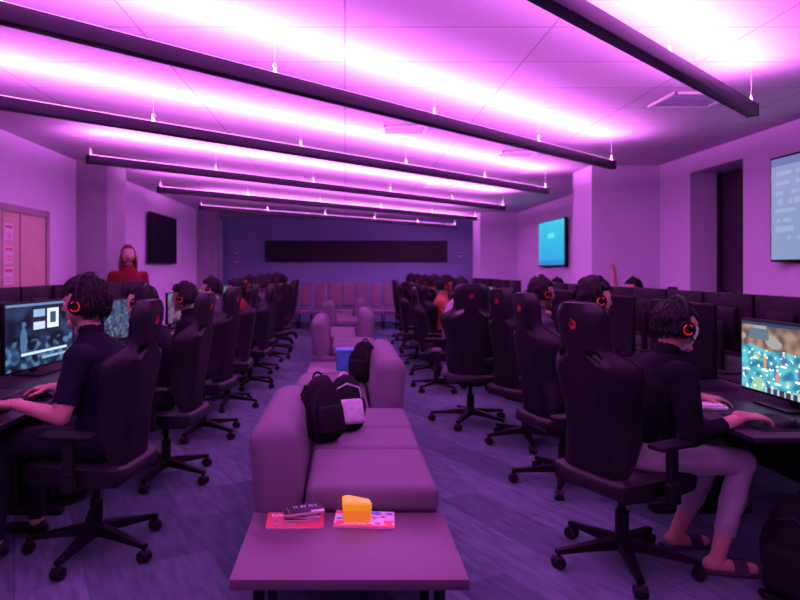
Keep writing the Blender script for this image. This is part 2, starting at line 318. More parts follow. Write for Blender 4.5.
# ---------------------------------------------------------------- gaming chair (faces +x)
def chair_parts(root,full):
    ring=[]
    prof=[(.47,.175),(.50,.19),(.58,.215),(.68,.222),(.76,.212),(.84,.220),(.92,.245),(.99,.262),(1.03,.258),(1.065,.225),(1.09,.18),(1.12,.155),(1.17,.146),(1.24,.156),(1.29,.152),(1.32,.135),(1.34,.10)]
    prof=[(.47+(z-.47)*.97,hw*.95) for z,hw in prof]
    for z,hw in prof:
        xc=-.19-.15*(z-.47); t=.065 if z<1.27 else .045
        wing=.105*max(0,min(1,(z-.5)/.2))*(1 if z<1.02 else max(.3,1-(z-1.02)*9))
        pts=[]; N=16
        for i in range(N+1):
            u=-1+2*i/N; e=(1-abs(u)**4)**.5 if abs(u)<1 else 0
            w_=max(0,(abs(u)-.45)/.55)**1.3
            pts.append(V((xc+wing*w_+t*.5*max(e,.3)-(.014 if .4<abs(u)<.55 else 0),u*hw,z)))
        for i in range(N,-1,-1):
            u=-1+2*i/N; e=(1-abs(u)**4)**.5 if abs(u)<1 else 0
            w_=max(0,(abs(u)-.55)/.45)**1.3
            pts.append(V((xc+wing*w_*.95-t*.5*max(e,.3),u*hw*.985,z)))
        ring.append(pts)
    me=mesh('backrest',[G_loft(ring)],M['leather'],38)
    if full:
        t=bpy.data.objects.new('tmp',me); COL.objects.link(t)
        cut=bpy.data.objects.new('cut',mesh('cut',[G_box((-.28,s*.098,1.065),(.4,.078,.032),.012,2,Matrix.Rotation(-s*.45,3,'X')) for s in (-1,1)],M['plast'])); COL.objects.link(cut)
        bo=t.modifiers.new('b','BOOLEAN'); bo.object=cut; bo.operation='DIFFERENCE'; bo.solver='EXACT'
        dg=bpy.context.evaluated_depsgraph_get(); me2=bpy.data.meshes.new_from_object(t.evaluated_get(dg))
        if len(me2.polygons)>100: me=me2
        me.name='backrest'
        bpy.data.objects.remove(t); bpy.data.objects.remove(cut)
    obj('backrest',me,root)
    pp=[V((r[0].x-.004,r[0].y-.002,r[0].z)) for r in ring]; pp2=[V((p.x,-p.y,p.z)) for p in pp]
    obj('piping',mesh('piping',[G_tube(pp+pp2[::-1],.0045,6)],M['plast2']),root)
    def emblem(side):
        zc=1.215; xb=-.19-.15*(zc-.47); Rm=Matrix.Rotation(-math.atan(.15),3,'Y')
        def P(a,b,dx): 
            q=Rm@V((dx,side*a,b)); return V((xb,0,zc))+q
        x0=-side*.033; gs=[]; k=.85
        for C in ([(math.cos(a)*.026*k,math.sin(a)*.026*k) for a in np.linspace(math.radians(110),math.radians(400),14)]+[(math.cos(a)*.017*k+.003,math.sin(a)*.017*k+.004) for a in np.linspace(math.radians(400),math.radians(110),14)],
                  [(-.003,-.010),(.005,-.002),(.003,.012),(.006,.03),(-.003,.018),(-.005,.004)]):
            gs.append(G_loft([[P(a,b,x0) for a,b in C],[P(a,b,x0-side*.004) for a,b in C]]))
        o=obj('emblem',mesh('emblem',gs,M['red']),root); o['label']='small red flame-like emblem'
    emblem(1)
    if full: emblem(-1)
    seat=[]
    for x,hw,z1,z0 in [(-.25,.20,.47,.42),(-.23,.225,.49,.405),(-.1,.24,.495,.40),(.1,.245,.50,.40),(.22,.24,.50,.405),(.26,.225,.49,.42),(.275,.20,.47,.435)]:
        pts=[]
        for i in range(13):
            u=-1+2*i/12; pts.append(V((x,u*hw,z1+.025*abs(u)**4-(.03 if abs(u)==1 else 0))))
        for i in range(12,-1,-1):
            u=-1+2*i/12; pts.append(V((x,u*hw*.96,z0)))
        seat.append(pts)
    obj('seat',mesh('seat',[G_loft(seat)],M['leather'],50),root)
    obj('tilt_mechanism',mesh('tilt_mechanism',[G_box((-.02,0,.385),(.26,.2,.035),.008),G_box((-.20,0,.43),(.09,.32,.03),.008),G_cyl((.03,-.1,.385),(.03,-.24,.375),.007,n=8)],M['metal']),root)
    for s in (-1,1):
        a=obj('armrest',mesh('armrest',[G_box((-.02,s*.30,.675),(.26,.09,.028),.013,3)],M['plast2']),root)
        obj('armrest_post',mesh('armrest_post',[G_box((-.02,s*.29,.56),(.06,.03,.22),.008),G_box((-.02,s*.21,.41),(.07,.18,.022),.006),G_box((-.02,s*.295,.45),(.07,.04,.1),.01)],M['metal']),a)
    obj('gas_lift',mesh('gas_lift',[G_cyl((0,0,.1),(0,0,.27),.033),G_cyl((0,0,.27),(0,0,.38),.018)],M['metal']),root)
    legs=[];cast=[]
    for k in range(5):
        a=k*2*math.pi/5+.3; R=Matrix.Rotation(a,3,'Z')
        rr=[]
        for x,hw,z0,z1 in [(.03,.035,.085,.135),(.12,.03,.085,.125),(.24,.022,.078,.105),(.345,.018,.072,.092)]:
            rr.append([R@V((x,-hw,z0)),R@V((x,hw,z0)),R@V((x,hw*.75,z1)),R@V((x,-hw*.75,z1))])
        legs.append([G_loft(rr)])
        c=R@V((.335,0,.031)); t=R@V((0,1,0)); g=[]
        for s in (-1,1): g.append(G_cyl(c+t*s*.008,c+t*s*.028,.030,.028,14))
        g.append(G_cyl(c+V((0,0,.0)),c+V((0,0,.05)),.009,n=8)); g.append(G_cyl(c-t*.008,c+t*.008,.034,n=12)); cast.append(g)
    hub=G_cyl((0,0,.08),(0,0,.14),.048,.04,20)
    if full:
        b=obj('base',mesh('base',[hub],M['plast']),root)
        for g in legs: obj('leg',mesh('leg',g,M['plast'],30),b)
        for g in cast: obj('caster',mesh('caster',g,M['plast2']),b)
    else:
        obj('base',mesh('base',[hub]+[x for g in legs+cast for x in g],M['plast']),root)
GC='gaming chairs along the desks'
GCL='black gaming chair with winged back and red emblem'
chA=thing('gaming_chair',GCL,'chair',(1.385,3.11,0),math.radians(26),GC); chair_parts(chA,True)
clone(chA,(-1.31,3.28,0),math.radians(172))
low=thing('gaming_chair',GCL,'chair',(-1.2,7.85,0),math.radians(172),GC); chair_parts(low,False); low.scale=(.97,.97,.96)
RY=[3.28,4.25,5.35,6.5,7.65,8.8,9.95,11.1,12.25,13.4]; LY=[3.25,4.4,5.55,6.7,7.85,9.0,10.15,11.3,12.45,13.6]
for i,y in enumerate(LY[1:4]): clone(chA,(-1.27,y+.02,0),math.radians([172,166,182][i]))
for i,y in enumerate(LY[5:]): clone(low,(-1.28+random.uniform(-.06,.1),y,0),math.radians(175+random.uniform(-28,22)))
clone(chA,(1.50,4.28,0),math.radians(14)); clone(chA,(1.54,5.3,0),math.radians(30))
c=clone(chA,(1.21,6.0,0),math.radians(80)); c['label']='empty black gaming chair turned with its back out'; c.scale=(1.10,1.10,1.02)
for y in RY[4:]: clone(low,(1.25+random.uniform(-.12,.1),y,0),math.radians(random.uniform(-15,55)))
RR=[4.2,5.35,6.5,7.65,10.4,11.6,12.8]
for y in RR: clone(low,(3.72,y,0),math.radians(180+random.uniform(-12,12)))
for x in (-2.6,-2.0,2.75): clone(low,(x,16.2,0),math.radians(90+random.uniform(-20,20)))
# pale seats at the end
ps=thing('lounge_chair','pale upholstered chair in a row near the end wall','chair',(-1.35,15.7,0),0,'pale chairs near the end wall')
obj('seat',mesh('seat',[G_box((0,0,.42),(.34,.44,.1),.03)],M['paleseat']),ps)
obj('backrest',mesh('backrest',[G_box((0,.22,.84),(.30,.07,.60),.08,5,Matrix.Rotation(-.12,3,'X'))],M['paleseat']),ps)
for sx in (-1,1):
    for sy in (-1,1): obj('leg',mesh('leg',[G_cyl((sx*.14,sy*.19,.38),(sx*.155,sy*.22,0),.012,n=8)],M['metal']),ps)
for k in range(1,11): clone(ps,(-1.35+.355*k,15.7+(.0 if k%2 else -.12),0),random.uniform(-.12,.12))
# ---------------------------------------------------------------- desk stations (user at origin facing +x)
dk=thing('desk','long dark desk with black metal legs','desk',(0,0,0),0,'gaming desks')
obj('desk_top',mesh('desk_top',[G_box((.775,0,.725),(.75,1.14,.03),.008,2)],M['desk']),dk)
for s in (-1,1): obj('leg',mesh('leg',[G_box((.8,s*.5,.37),(.07,.05,.68),.005),G_box((.78,s*.5,.02),(.6,.06,.035),.01)],M['metal']),dk)
obj('modesty_panel',mesh('modesty_panel',[G_box((1.08,0,.5),(.02,.94,.36))],M['plast2']),dk)
MC={}
def monitor(loc,rz,me,zc,w=.62,h=.36,label='black gaming monitor on a desk stand'):
    o=thing('monitor',label,'monitor',loc,rz,'desk monitors')  # screen faces -x
    k=(zc,w,h)
    if k not in MC: MC[k]=(mesh('casing',[G_box((.02,0,zc),(.03,w+.03,h+.03),.008,2),G_box((.045,0,zc),(.03,w*.5,h*.55),.012,2)],M['plast']),mesh('stand',[G_box((.07,0,zc/2),(.025,.06,zc),.006),],M['metal']),mesh('foot',[G_box((.04,0,.008),(.2,.28,.014),.006)],M['metal']))
    obj('casing',MC[k][0],o)
    obj('screen',me,o,(.0035,0,zc),0)
    obj('stand',MC[k][1],o); obj('foot',MC[k][2],o)
    return o
kb=thing('keyboard','black mechanical keyboard on the desk','keyboard',(0,0,0),0,'desk keyboards')
obj('case',mesh('case',[G_box((0,0,.01),(.13,.40,.018),.004)],M['plast']),kb)
obj('keys',mesh('keys',[G_box((-.048+r*.0195,-.185+c*.0185,.024),(.016,.0155,.009),.002,1) for r in range(6) for c in range(21)],M['plast2']),kb)
ms=thing('computer_mouse','small black computer mouse on a mat','mouse',(0,0,0),0,'desk mice')
obj('shell',mesh('shell',[G_sph((0,0,.0),(.058,.031,.034),16,10,lambda x,y,z:(x*.058,y*.031,max(0,z)*.034))],M['plast']),ms)
obj('wheel',mesh('wheel',[G_cyl((.03,-.004,.028),(.03,.004,.028),.008,n=12)],M['plast2']),ms)
mp_=thing('mouse_mat','black fabric mouse mat','mouse mat',(0,0,0),0,'desk mouse mats')
obj('mat',mesh('mat',[G_box((0,0,.002),(.28,.34,.004),.002,1)],M['blackfab']),mp_)
pc=thing('computer_tower','black computer tower with two round front fans','computer',(0,0,0),0,'computer towers')
obj('case',mesh('case',[G_box((0,0,.23),(.42,.2,.42),.01,2)],M['plast']),pc)
obj('front_panel',mesh('front_panel',[G_box((-.215,0,.23),(.012,.18,.38),.004)],M['plast2']),pc)
obj('fan_ring',mesh('fan_ring',[G_torus((-.224,0,.15),.06,.005,'x',24,6),G_torus((-.224,0,.3),.06,.005,'x',24,6)],M['plast2']),pc)
for sy in (-1,1): obj('foot',mesh('foot',[G_box((0,sy*.07,.01),(.38,.03,.02))],M['plast2']),pc)
protos=[dk,kb,ms,mp_,pc]
SCN=[gridmesh('screen',.62,.36,48,28,scr_game(p,i*3.3),M['dimscreen']) for i,p in enumerate(PAL)]
menu=gridmesh('screen',.80,.44,88,50,scr_menu,M['screen'])
def bright(u,v):
    n=noise.noise(V((u*5,v*5,1.7))); n2=noise.noise(V((u*11,v*9,4))); n3=noise.noise(V((u*20,v*16,9)))
    if v>.62+.12*noise.noise(V((u*4,0,3))):
        c=mixc((.12,.08,.07),(.36,.23,.16),n2*1.5+.45)
        if n>.22: c=(.34,.32,.30)
        if .1<u<.35 and .75<v<.9: c=(.10,.16,.22)
    else:
        c=mixc((.02,.18,.30),(.10,.50,.58),n2*1.6+.5)
        if n>.25: c=mixc(c,(.35,.55,.30),.8)
        if n3>.36: c=(.75,.85,.85)
    for cu,cv,s in ((.3,.42,1),(.52,.5,.8),(.7,.36,1.1),(.45,.25,.9)):
        if el(u,v,cu,cv,.022*s,.085*s): c=(.65,.25,.12) if cu<.5 else (.15,.12,.35)
        if el(u,v,cu,cv+.11*s,.016*s,.03*s): c=(.8,.6,.4)
        if el(u,v,cu,cv-.10*s,.05*s,.02*s): c=(.9,.95,.8)
    if v>.95: c=(.02,.05,.10)
    if v<.08 and .3<u<.7: c=(.03,.04,.06) if int(u*40)%3 else (.4,.5,.6)
    if .80<u<.97 and .08<v<.3: c=(.04,.10,.20) if n2<0 else (.2,.4,.5)
    return c
brm=gridmesh('screen',.66,.38,110,64,lambda u,v:bright(1-u,v),M['screen'])
offm=gridmesh('screen',.62,.36,2,2,lambda u,v:(0,0,0),M['off'])
offb=gridmesh('screen',.78,.44,2,2,lambda u,v:(0,0,0),M['off'])
def station(X,Y,left,k,me=None,zc=.26,my=0,extras=True,mrz=0,w=.62,double=False):
    rz=math.pi if left else 0; s=-1 if left else 1
    clone(dk,(X,Y,0),rz)
    P=lambda x,y,z=.74:(X+s*x,Y+s*y,z)
    if double:
        for dy in (-.30,.28): monitor((X+s*.92,Y+dy,.74),rz+math.radians(random.uniform(-3,3)),me,zc,.54,.38)
    else: monitor((X+s*.92,Y+my,.74),rz+mrz,me or random.choice(SCN+[offm]),zc,w,.36 if w<.65 else (.38 if w<.7 else .44))
    if extras:
        clone(kb,P(.56,.08),rz); clone(mp_,P(.575,-.30),rz); clone(ms,P(.56,-.25,.744),rz)
        if k<5: clone(pc,P(.82,-.28,0),rz)
small_off=gridmesh('screen',.52,.36,2,2,lambda u,v:(0,0,0),M['off'])
for i,y in enumerate(RY): station(1.38,y+(0 if i==0 else .05),False,i,brm if i==0 else (offb if i<4 else None),.25 if i==0 else .28,0,extras=(i!=0),w=.66 if i==0 else (.78 if i<4 else .62))
for i,y in enumerate(LY): station(-1.22,y,True,i,menu if i==1 else (SCN[1] if i==2 else None),.28 if i==1 else .26,.0 if i==1 else (.3 if i==2 else 0),w=.80 if i==1 else .62,mrz=math.radians(-6) if i==1 else 0,extras=(i!=0))
for y in [3.05]+RR: station(3.70,y,True,9,small_off,.36,0,False,double=True)
for y in (2.7,3.85,5.0,6.15,7.3): station(-3.56,y,False,9,small_off,.39,0,False,double=True)
# near station specifics
clone(kb,(-1.80,3.3,.74),math.pi); clone(mp_,(-1.80,3.62,.74),math.pi); clone(ms,(-1.73,3.56,.744),math.pi)
wk=clone(kb,(1.92,3.42,.74),0); wk['label']='slim pale keyboard glowing under the monitor'
for c in wk.children:
    c.data=c.data.copy(); c.data.materials.clear(); c.data.materials.append(M['white'])
clone(mp_,(2.03,2.98,.74),0); clone(ms,(2.05,2.875,.744),0)
for p in protos:
    for c in list(p.children): bpy.data.objects.remove(c)
    bpy.data.objects.remove(p)
# ---------------------------------------------------------------- sofas
def sofa(y0,y1,side,label,top=.84,back=None,cuts=None):
    L=y1-y0; o=thing('sofa_module',label,'sofa',(0.0,(y0+y1)/2,0),0,'modular sofa run along the aisle')
    ins=.01
    obj('base_frame',mesh('base_frame',[G_box((0,0,.22),(.86,L-ins,.28),.02,3)],M['sofa']),o)
    ys=[y0]+(cuts or [(y0+y1)/2])+[y1]; bk=back or y1
    for a,b in zip(ys[:-1],ys[1:]):
        m=(a+b)/2-(y0+y1)/2; l=b-a-.008
        full=(a>=bk-.05); cx=0 if full else -side*.125; cw=.86 if full else .61
        obj('seat_cushion',mesh('seat_cushion',[G_box((cx,m,.42),(cw,l,.13),.04,5)],M['sofa']),o)
    R=Matrix.Rotation(side*math.radians(5),3,'Y'); bl=bk-y0-ins
    obj('backrest',mesh('backrest',[G_box((side*.315,(y0+bk)/2-(y0+y1)/2,(top+.11)/2),(.23,bl,top-.11),.1,6,R)],M['sofa']),o)
    for a in(-1,1):
        for b in(-1,1): obj('foot',mesh('foot',[G_cyl((a*.36,b*(L/2-.1),0),(a*.36,b*(L/2-.1),.09),.018,.025)],M['plast']),o)
sofa(2.82,4.48,-1,'purple-grey fabric sofa module holding bags',.76,3.92,[3.46,3.92])
sofa(4.50,5.95,1,'purple-grey fabric sofa module with low rounded back',.82)
sofa(8.0,9.2,-1,'purple-grey fabric sofa module with low rounded back')
sofa(9.22,10.8,1,'purple-grey fabric sofa module with low rounded back')
sofa(12.2,13.2,-1,'purple-grey fabric sofa module near the pale chairs')
sofa(13.22,14.3,1,'purple-grey fabric sofa module near the pale chairs')
def table(y0,y1,label):
    o=thing('low_table',label,'table',(0.015,(y0+y1)/2,0),0)
    L=y1-y0
    obj('table_top',mesh('table_top',[G_box((0,0,.36),(.85,L,.04),.006,2)],M['bench']),o)
    for a in(-1,1):
        for b in(-1,1): obj('leg',mesh('leg',[G_box((a*.33,b*(L/2-.09),.17),(.04,.04,.34),.004)],M['metal']),o)
    return o
table(2.19,2.80,'low flat laminate table holding magazines and yellow wedge')
table(6.6,7.4,'low laminate table between sofa modules')
# blue box
o=thing('storage_box','small blue plastic box on the low table','box',(.0,6.85,.38))
obj('body',mesh('body',[G_box((0,0,.10),(.19,.24,.20),.015)],M['bluebox']),o); obj('lid',mesh('lid',[G_box((0,0,.21),(.205,.255,.03),.01)],M['bluebox']),o)
# magazines
def cover1(u,v):
    c=(.62,.10,.12)
    if .08<u<.92 and .70<v<.9 and noise.noise(V((u*22,int(v*12),1)))>-.1: c=(.9,.8,.8)
    if .1<u<.5 and .12<v<.6: c=mixc((.2,.05,.1),(.8,.4,.3),noise.noise(V((u*9,v*9,0)))*.5+.5)
    return c
def cover2(u,v):
    c=(.8,.76,.78)
    n=noise.noise(V((u*5,v*4,4)))
    if n>.18: c=(.7,.16,.12)
    elif n<-.25: c=(.15,.28,.45)
    if v<.12: c=(.75,.12,.1)
    return c
def magazine(loc,rz,w,h,t,fn,label,group='magazines on the low table'):
    o=thing('magazine',label,'magazine',loc,rz,group)
    obj('pages',mesh('pages',[G_box((0,0,t/2),(w-.004,h-.004,t-.002))],M['paper']),o)
    obj('cover',gridmesh('cover',w,h,28,36,fn,M['print'],True),o,(0,0,t))
    obj('back_cover',mesh('back_cover',[G_box((0,0,.0006),(w,h,.001))],M['paper2']),o)
magazine((-.215,2.70,.38),math.radians(2),.245,.17,.007,cover1,'red-covered magazine under a stack of booklets')
magazine((.085,2.705,.38),math.radians(-4),.26,.17,.009,cover2,'colourful magazine under the yellow wedge')
def dark(u,v): return (.75,.7,.75) if (.15<u<.85 and .62<v<.82 and noise.noise(V((u*20,3,1)))>0) or (v<.2 and u>.6) else (.03,.03,.04)
for i,(dx,dy,rz) in enumerate([(0,0,.05),(.006,.004,-.08),(-.01,.008,.15),(.012,-.004,.3)]):
    magazine((-.185+dx,2.72+dy,.388+i*.011),rz,.15,.10,.010,dark,'small black booklet in a stack','booklets stacked on red magazine')
# yellow wedge (cheese-like container)
o=thing('yellow_wedge','bright yellow wedge-shaped plastic container on a magazine','container',(.05,2.70,.39),math.radians(8))
pts=[(-.062,-.035),(.045,-.05),(.06,-.03),(.058,.0),(-.03,.055),(-.055,.045)]
def inset(p,k): return [(a*k,b*k) for a,b in p]
obj('body',mesh('body',[G_loft([[V((a,b,0)) for a,b in inset(pts,.97)],[V((a,b,.006)) for a,b in pts],[V((a,b,.052)) for a,b in pts]])],M['orangep'],30),o)
obj('lid',mesh('lid',[G_loft([[V((a,b,.052)) for a,b in inset(pts,1.04)],[V((a,b,.078-.05*(a))) for a,b in inset(pts,1.04)],[V((a,b,.086-.05*a)) for a,b in inset(pts,.90)]])],M['yellow'],30),o)
# bags
def backpack(loc,rz,tilt,s,m1,m2,label,m3=None,dep=.085):
    o=thing('backpack',label,'bag',loc,rz); o.rotation_euler=(tilt,0,rz); o.scale=(s,s,s); m3=m3 or m1
    def fn(x,y,z):
        q=lambda t,p:math.copysign(abs(t)**p,t)
        zz=q(z,.75); w=.14*(1-.35*max(0,zz)**1.6); n=noise.noise(V((x*2,y*2,z*2+s)))*.03
        return (q(x,.65)*(w+n)+.02*max(0,zz)**2,q(y,.7)*(dep+n*.5)*(1-.45*max(0,zz)),zz*.205+.205)
    obj('body',mesh('body',[G_sph((0,0,0),1,32,22,fn)],m1,80),o)
    obj('front_pocket',mesh('front_pocket',[G_box((0,-dep,.13),(.20,.06,.18),.028,4)],m2),o)
    obj('zip',mesh('zip',[G_tube([(-.10,-dep*.95,.22),(-.085,-dep,.3),(0,-dep*.85,.335),(.09,-dep,.3),(.10,-dep*.95,.22)],.006 if m3!=m1 else .004,6)],m3 if m3!=m1 else M['metal']),o)
    obj('handle',mesh('handle',[G_torus((.01,.02,.395),.035,.008,'y',16,6,0,math.pi)],m3),o)
    for e in(-1,1): obj('shoulder_strap',mesh('shoulder_strap',[G_tube([(e*.07,dep*.6,.36),(e*.09,dep+.03,.28),(e*.1,dep+.035,.17),(e*.11,dep,.06)],[.012,.016,.014,.008],8)],m3),o)
backpack((-.10,3.55,.487),math.radians(38),math.radians(-14),.93,M['blackfab'],M['blackfab'],'black backpack leaning against the sofa back',None,.065)
backpack((.03,3.80,.487),math.radians(20),math.radians(-20),.84,M['blackfab'],M['greyfab'],'black and pale grey backpack slumped on the sofa',M['greyfab'],.06)
backpack((.14,5.45,.487),math.radians(-30),math.radians(-8),.88,M['blackfab'],M['blackfab'],'black backpack standing on the sofa seat',None,.08)
backpack((2.04,2.76,.0),math.radians(-60),0,1.15,M['blackfab'],M['blackfab'],'black backpack on the carpet under the desk',None,.1)
backpack((-1.75,4.0,.0),math.radians(80),0,1.0,M['blackfab'],M['blackfab'],'black backpack on the carpet under the desk')
# ---------------------------------------------------------------- people
def headpt(x,y,z):
    X=.098*x;Y=.077*y;Z=.12*z
    if z<0:
        Y*=1-.30*(-z)**1.3
        X*=(1-.35*(-z)) if x<0 else (1-.06*(-z))
    if x>0: X*=.94
    return (X,Y,Z)
def head_geo():
    g=[G_sph((0,0,0),1,28,20,headpt)]
    g+=[G_caps((.088,0,.018),.009,(.107,0,-.018),.0135,10),G_caps((.094,-.013,-.024),.008,(.094,.013,-.024),.008,8)]
    g+=[G_caps((.083,-.036,.03),.010,(.083,.036,.03),.010,8),G_sph((.070,0,-.098),(.026,.028,.022))]
    g+=[G_caps((.086,-.018,-.050),.007,(.086,.018,-.050),.007,8),G_caps((.084,-.016,-.061),.008,(.084,.016,-.061),.008,8)]
    for s in(-1,1): g+=[G_caps((-.005,s*.078,.018),.012,(-.0,s*.076,-.022),.009,8,.7),G_caps((.05,s*.052,-.02),.02,(.045,s*.045,-.06),.02,8)]
    return g
def hand_geo(wr,d,n,t,curl,sc=1.0,spread=.12):
    wr=V(wr);d=V(d).normalized();t=V(t);t=(t-d*t.dot(d)).normalized();n=V(n);n=(n-d*n.dot(d)-t*n.dot(t)).normalized()
    g=[];fl=[.074,.082,.076,.060]
    g.append(G_caps(wr-d*.03,.027*sc,wr+d*.02,.024*sc,12))
    for i in range(4):
        k0=wr+t*(.016-.011*i)*sc+d*.012; k1=wr+t*(.031-.0205*i)*sc+d*(.088-[.003,0,.004,.012][i])*sc-n*.004*sc
        g.append(G_caps(k0,.015*sc,k1,.0125*sc,10)); p=k1; a=.12
        dd=(d+t*spread*(1.5-i)/1.5).normalized()
        for j,(fr,bd) in enumerate([(.46,.35),(.30,.75),(.24,.55)]):
            a+=bd*curl[i]; q=p+(dd*math.cos(a)+n*math.sin(a))*fl[i]*fr*sc; g.append(G_caps(p,(.0095-.0008*j)*sc,q,(.0088-.0009*j)*sc,10)); p=q
    p=wr+d*.02*sc+t*.018*sc
    for dr,l,r in [(d*.65+t*.75+n*.3,.042,.014),(d*.85+t*.45+n*.3,.034,.0115),(d*.95+t*.2+n*.35,.026,.0098)]:
        q=p+dr.normalized()*l*sc; g.append(G_caps(p,r*sc,q,r*.88*sc,10)); p=q
    return g
def remesh(gs,vox,it):
    vs,fs=G_merge(gs); me=bpy.data.meshes.new('t'); me.from_pydata(vs,[],fs); o=bpy.data.objects.new('t',me); COL.objects.link(o)
    r=o.modifiers.new('r','REMESH'); r.mode='VOXEL'; r.voxel_size=vox
    s=o.modifiers.new('s','SMOOTH'); s.factor=.5; s.iterations=it
    dg=bpy.context.evaluated_depsgraph_get(); m=bpy.data.meshes.new_from_object(o.evaluated_get(dg)); bpy.data.objects.remove(o)
    V_=[tuple(v.co) for v in m.vertices]; F_=[tuple(p.vertices) for p in m.polygons]; return V_,F_
def person_mesh(sp,vox,hvox):
    g=[];segs=[]
    rings=[]
    tx=sp['torso']
    for x,z,hw,hd in tx:
        rings.append([V((x+hd*math.cos(a),hw*math.copysign(abs(math.sin(a))**.85,math.sin(a)),z)) for a in np.linspace(0,2*math.pi,25)[:-1]])
    g.append(G_loft(rings))
    for i in range(len(tx)-2):
        a,b=tx[i],tx[i+1]; lab='pants' if a[1]<sp.get('waist',.60) else 'shirt'
        for o_ in (-.5,0,.5): segs.append(((a[0],a[2]*o_,a[1]),(b[0],b[2]*o_,b[1]),min(a[3],a[2])*.95,lab))
    hc=V(sp['head']); top=tx[-1]; HM=Matrix.Translation(hc)@Matrix.Rotation(sp.get('hyaw',0),4,'Z')@Matrix.Rotation(sp.get('hpitch',0),4,'Y')
    nb=V((top[0]-.0,0,top[1]-.03)); nt_=HM@V((-.02,0,-.07))
    g.append(G_caps(nb,.062,nt_,.052,14)); segs.append((nb+(nt_-nb)*.35,nt_,.052,'skin')); segs.append((HM@V((0,0,-.04)),HM@V((0,0,.04)),.085,'skin'))
    segs.append((HM@V((.088,-.016,-.055)),HM@V((.088,.016,-.055)),.011,'lip'))
    vs,fs=G_merge(head_geo(),HM); g.append((vs,fs))
    hands=[]
    for s,key in((-1,'R'),(1,'L')):
        A=sp[key]; sh,el_,wr=V(A['sh']),V(A['el']),V(A['wr'])
        g.append(G_caps(sh-V((0,s*.06,.01)),.07,sh,.064,14)); g.append(G_caps(sh,.060,el_,.044,14)); g.append(G_caps(el_,.043,wr,.027,14))
        g.append(G_caps(el_,.043,el_+(wr-el_)*.35,.041,12))
        f=sp['sleeve']
        if f>=1:
            segs.append((sh-V((0,s*.06,.01)),el_,.055,'shirt')); k=el_+(wr-el_)*(f-1); segs.append((el_,k,.036,'shirt'))
            if f<2: segs.append((k+(wr-k)*.05,wr,.03,'skin'))
        else:
            k=sh+(el_-sh)*f; segs.append((sh-V((0,s*.06,.01)),k,.055,'shirt')); segs.append((k+(el_-k)*.1,el_,.05,'skin')); segs.append((el_,wr,.035,'skin'))
        hands+=hand_geo(wr,A['d'],A['n'],A['t'],A['curl'],A.get('sc',1),A.get('spread',.12))
        Lg=sp['leg'+key]; hp,kn,an=V(Lg[0]),V(Lg[1]),V(Lg[2]); fd=V(Lg[3]).normalized(); q_=sp.get('thin',1)
        g.append(G_caps(hp,.088*q_,kn,.058*q_,16)); g.append(G_caps(kn,.057*q_,kn+(an-kn)*.35,.056*q_,14)); g.append(G_caps(kn+(an-kn)*.3,.056*q_,an,.036,14))
        heel=V((an.x,an.y,.04))-fd*.035; toe=V((an.x,an.y,.03))+fd*.15
        g.append(G_caps(an,.036,heel+fd*.02,.036,12)); g.append(G_caps(heel,.036,toe,.028,12)); g.append(G_caps(heel+fd*.06,.034,toe-fd*.03+V((0,0,-.002)),.034,12,.75,(0,0,1)))
        segs.append((hp,kn,.07,'pants')); h=sp['hem']; k=kn+(an-kn)*h; segs.append((kn,k,.05,'pants'))
        segs.append((k+(an-k)*.08,an,.036,'skin')); segs.append((heel,toe,.034,sp['foot'])); 
    V1,F1=remesh(g,vox,4); V2,F2=remesh(hands,hvox,2)
    labs=sorted(set(s[3] for s in segs)); 
    def nearest(P):
        best=np.full(len(P),1e9); L=np.zeros(len(P),int)
        for a,b,r,lab in segs:
            a=np.array(a);b=np.array(b);ab=b-a; t=np.clip(((P-a)@ab)/max(1e-9,ab@ab),0,1)
            d=np.linalg.norm(P-(a+t[:,None]*ab),axis=1)-r; m=d<best; best[m]=d[m]; L[m]=labs.index(lab)
        return L
    n1=len(V1); me=bpy.data.meshes.new('body'); me.from_pydata(V1+V2,[],F1+[tuple(i+n1 for i in f) for f in F2]); me.update()
    co=np.array([v.co for v in me.vertices]); VL=nearest(co); N=np.zeros(len(me.vertices)*3); me.vertices.foreach_get('normal',N); N=N.reshape(-1,3)
    for i in range(n1):
        if labs[VL[i]] in('shirt','pants'):
            q=V(co[i]); k=.007+.008*noise.noise(q*8)+.004*noise.noise(V((q.x*16,q.y*16,q.z*26))); co[i]+=N[i]*max(.002,k)
    me.vertices.foreach_set('co',co.ravel())
    order=['skin','shirt','pants','shoe','lip']
    for k in order: me.materials.append(M['lip'])
    C=np.zeros(len(me.polygons)*3); me.polygons.foreach_get('center',C); C=C.reshape(-1,3)
    FL=nearest(C); idx=[order.index(labs[l]) for l in FL]
    for i in range(len(F1),len(idx)): idx[i]=0
    me.polygons.foreach_set('material_index',idx)
    for p in me.polygons: p.use_smooth=True
    me.update(); return me,HM
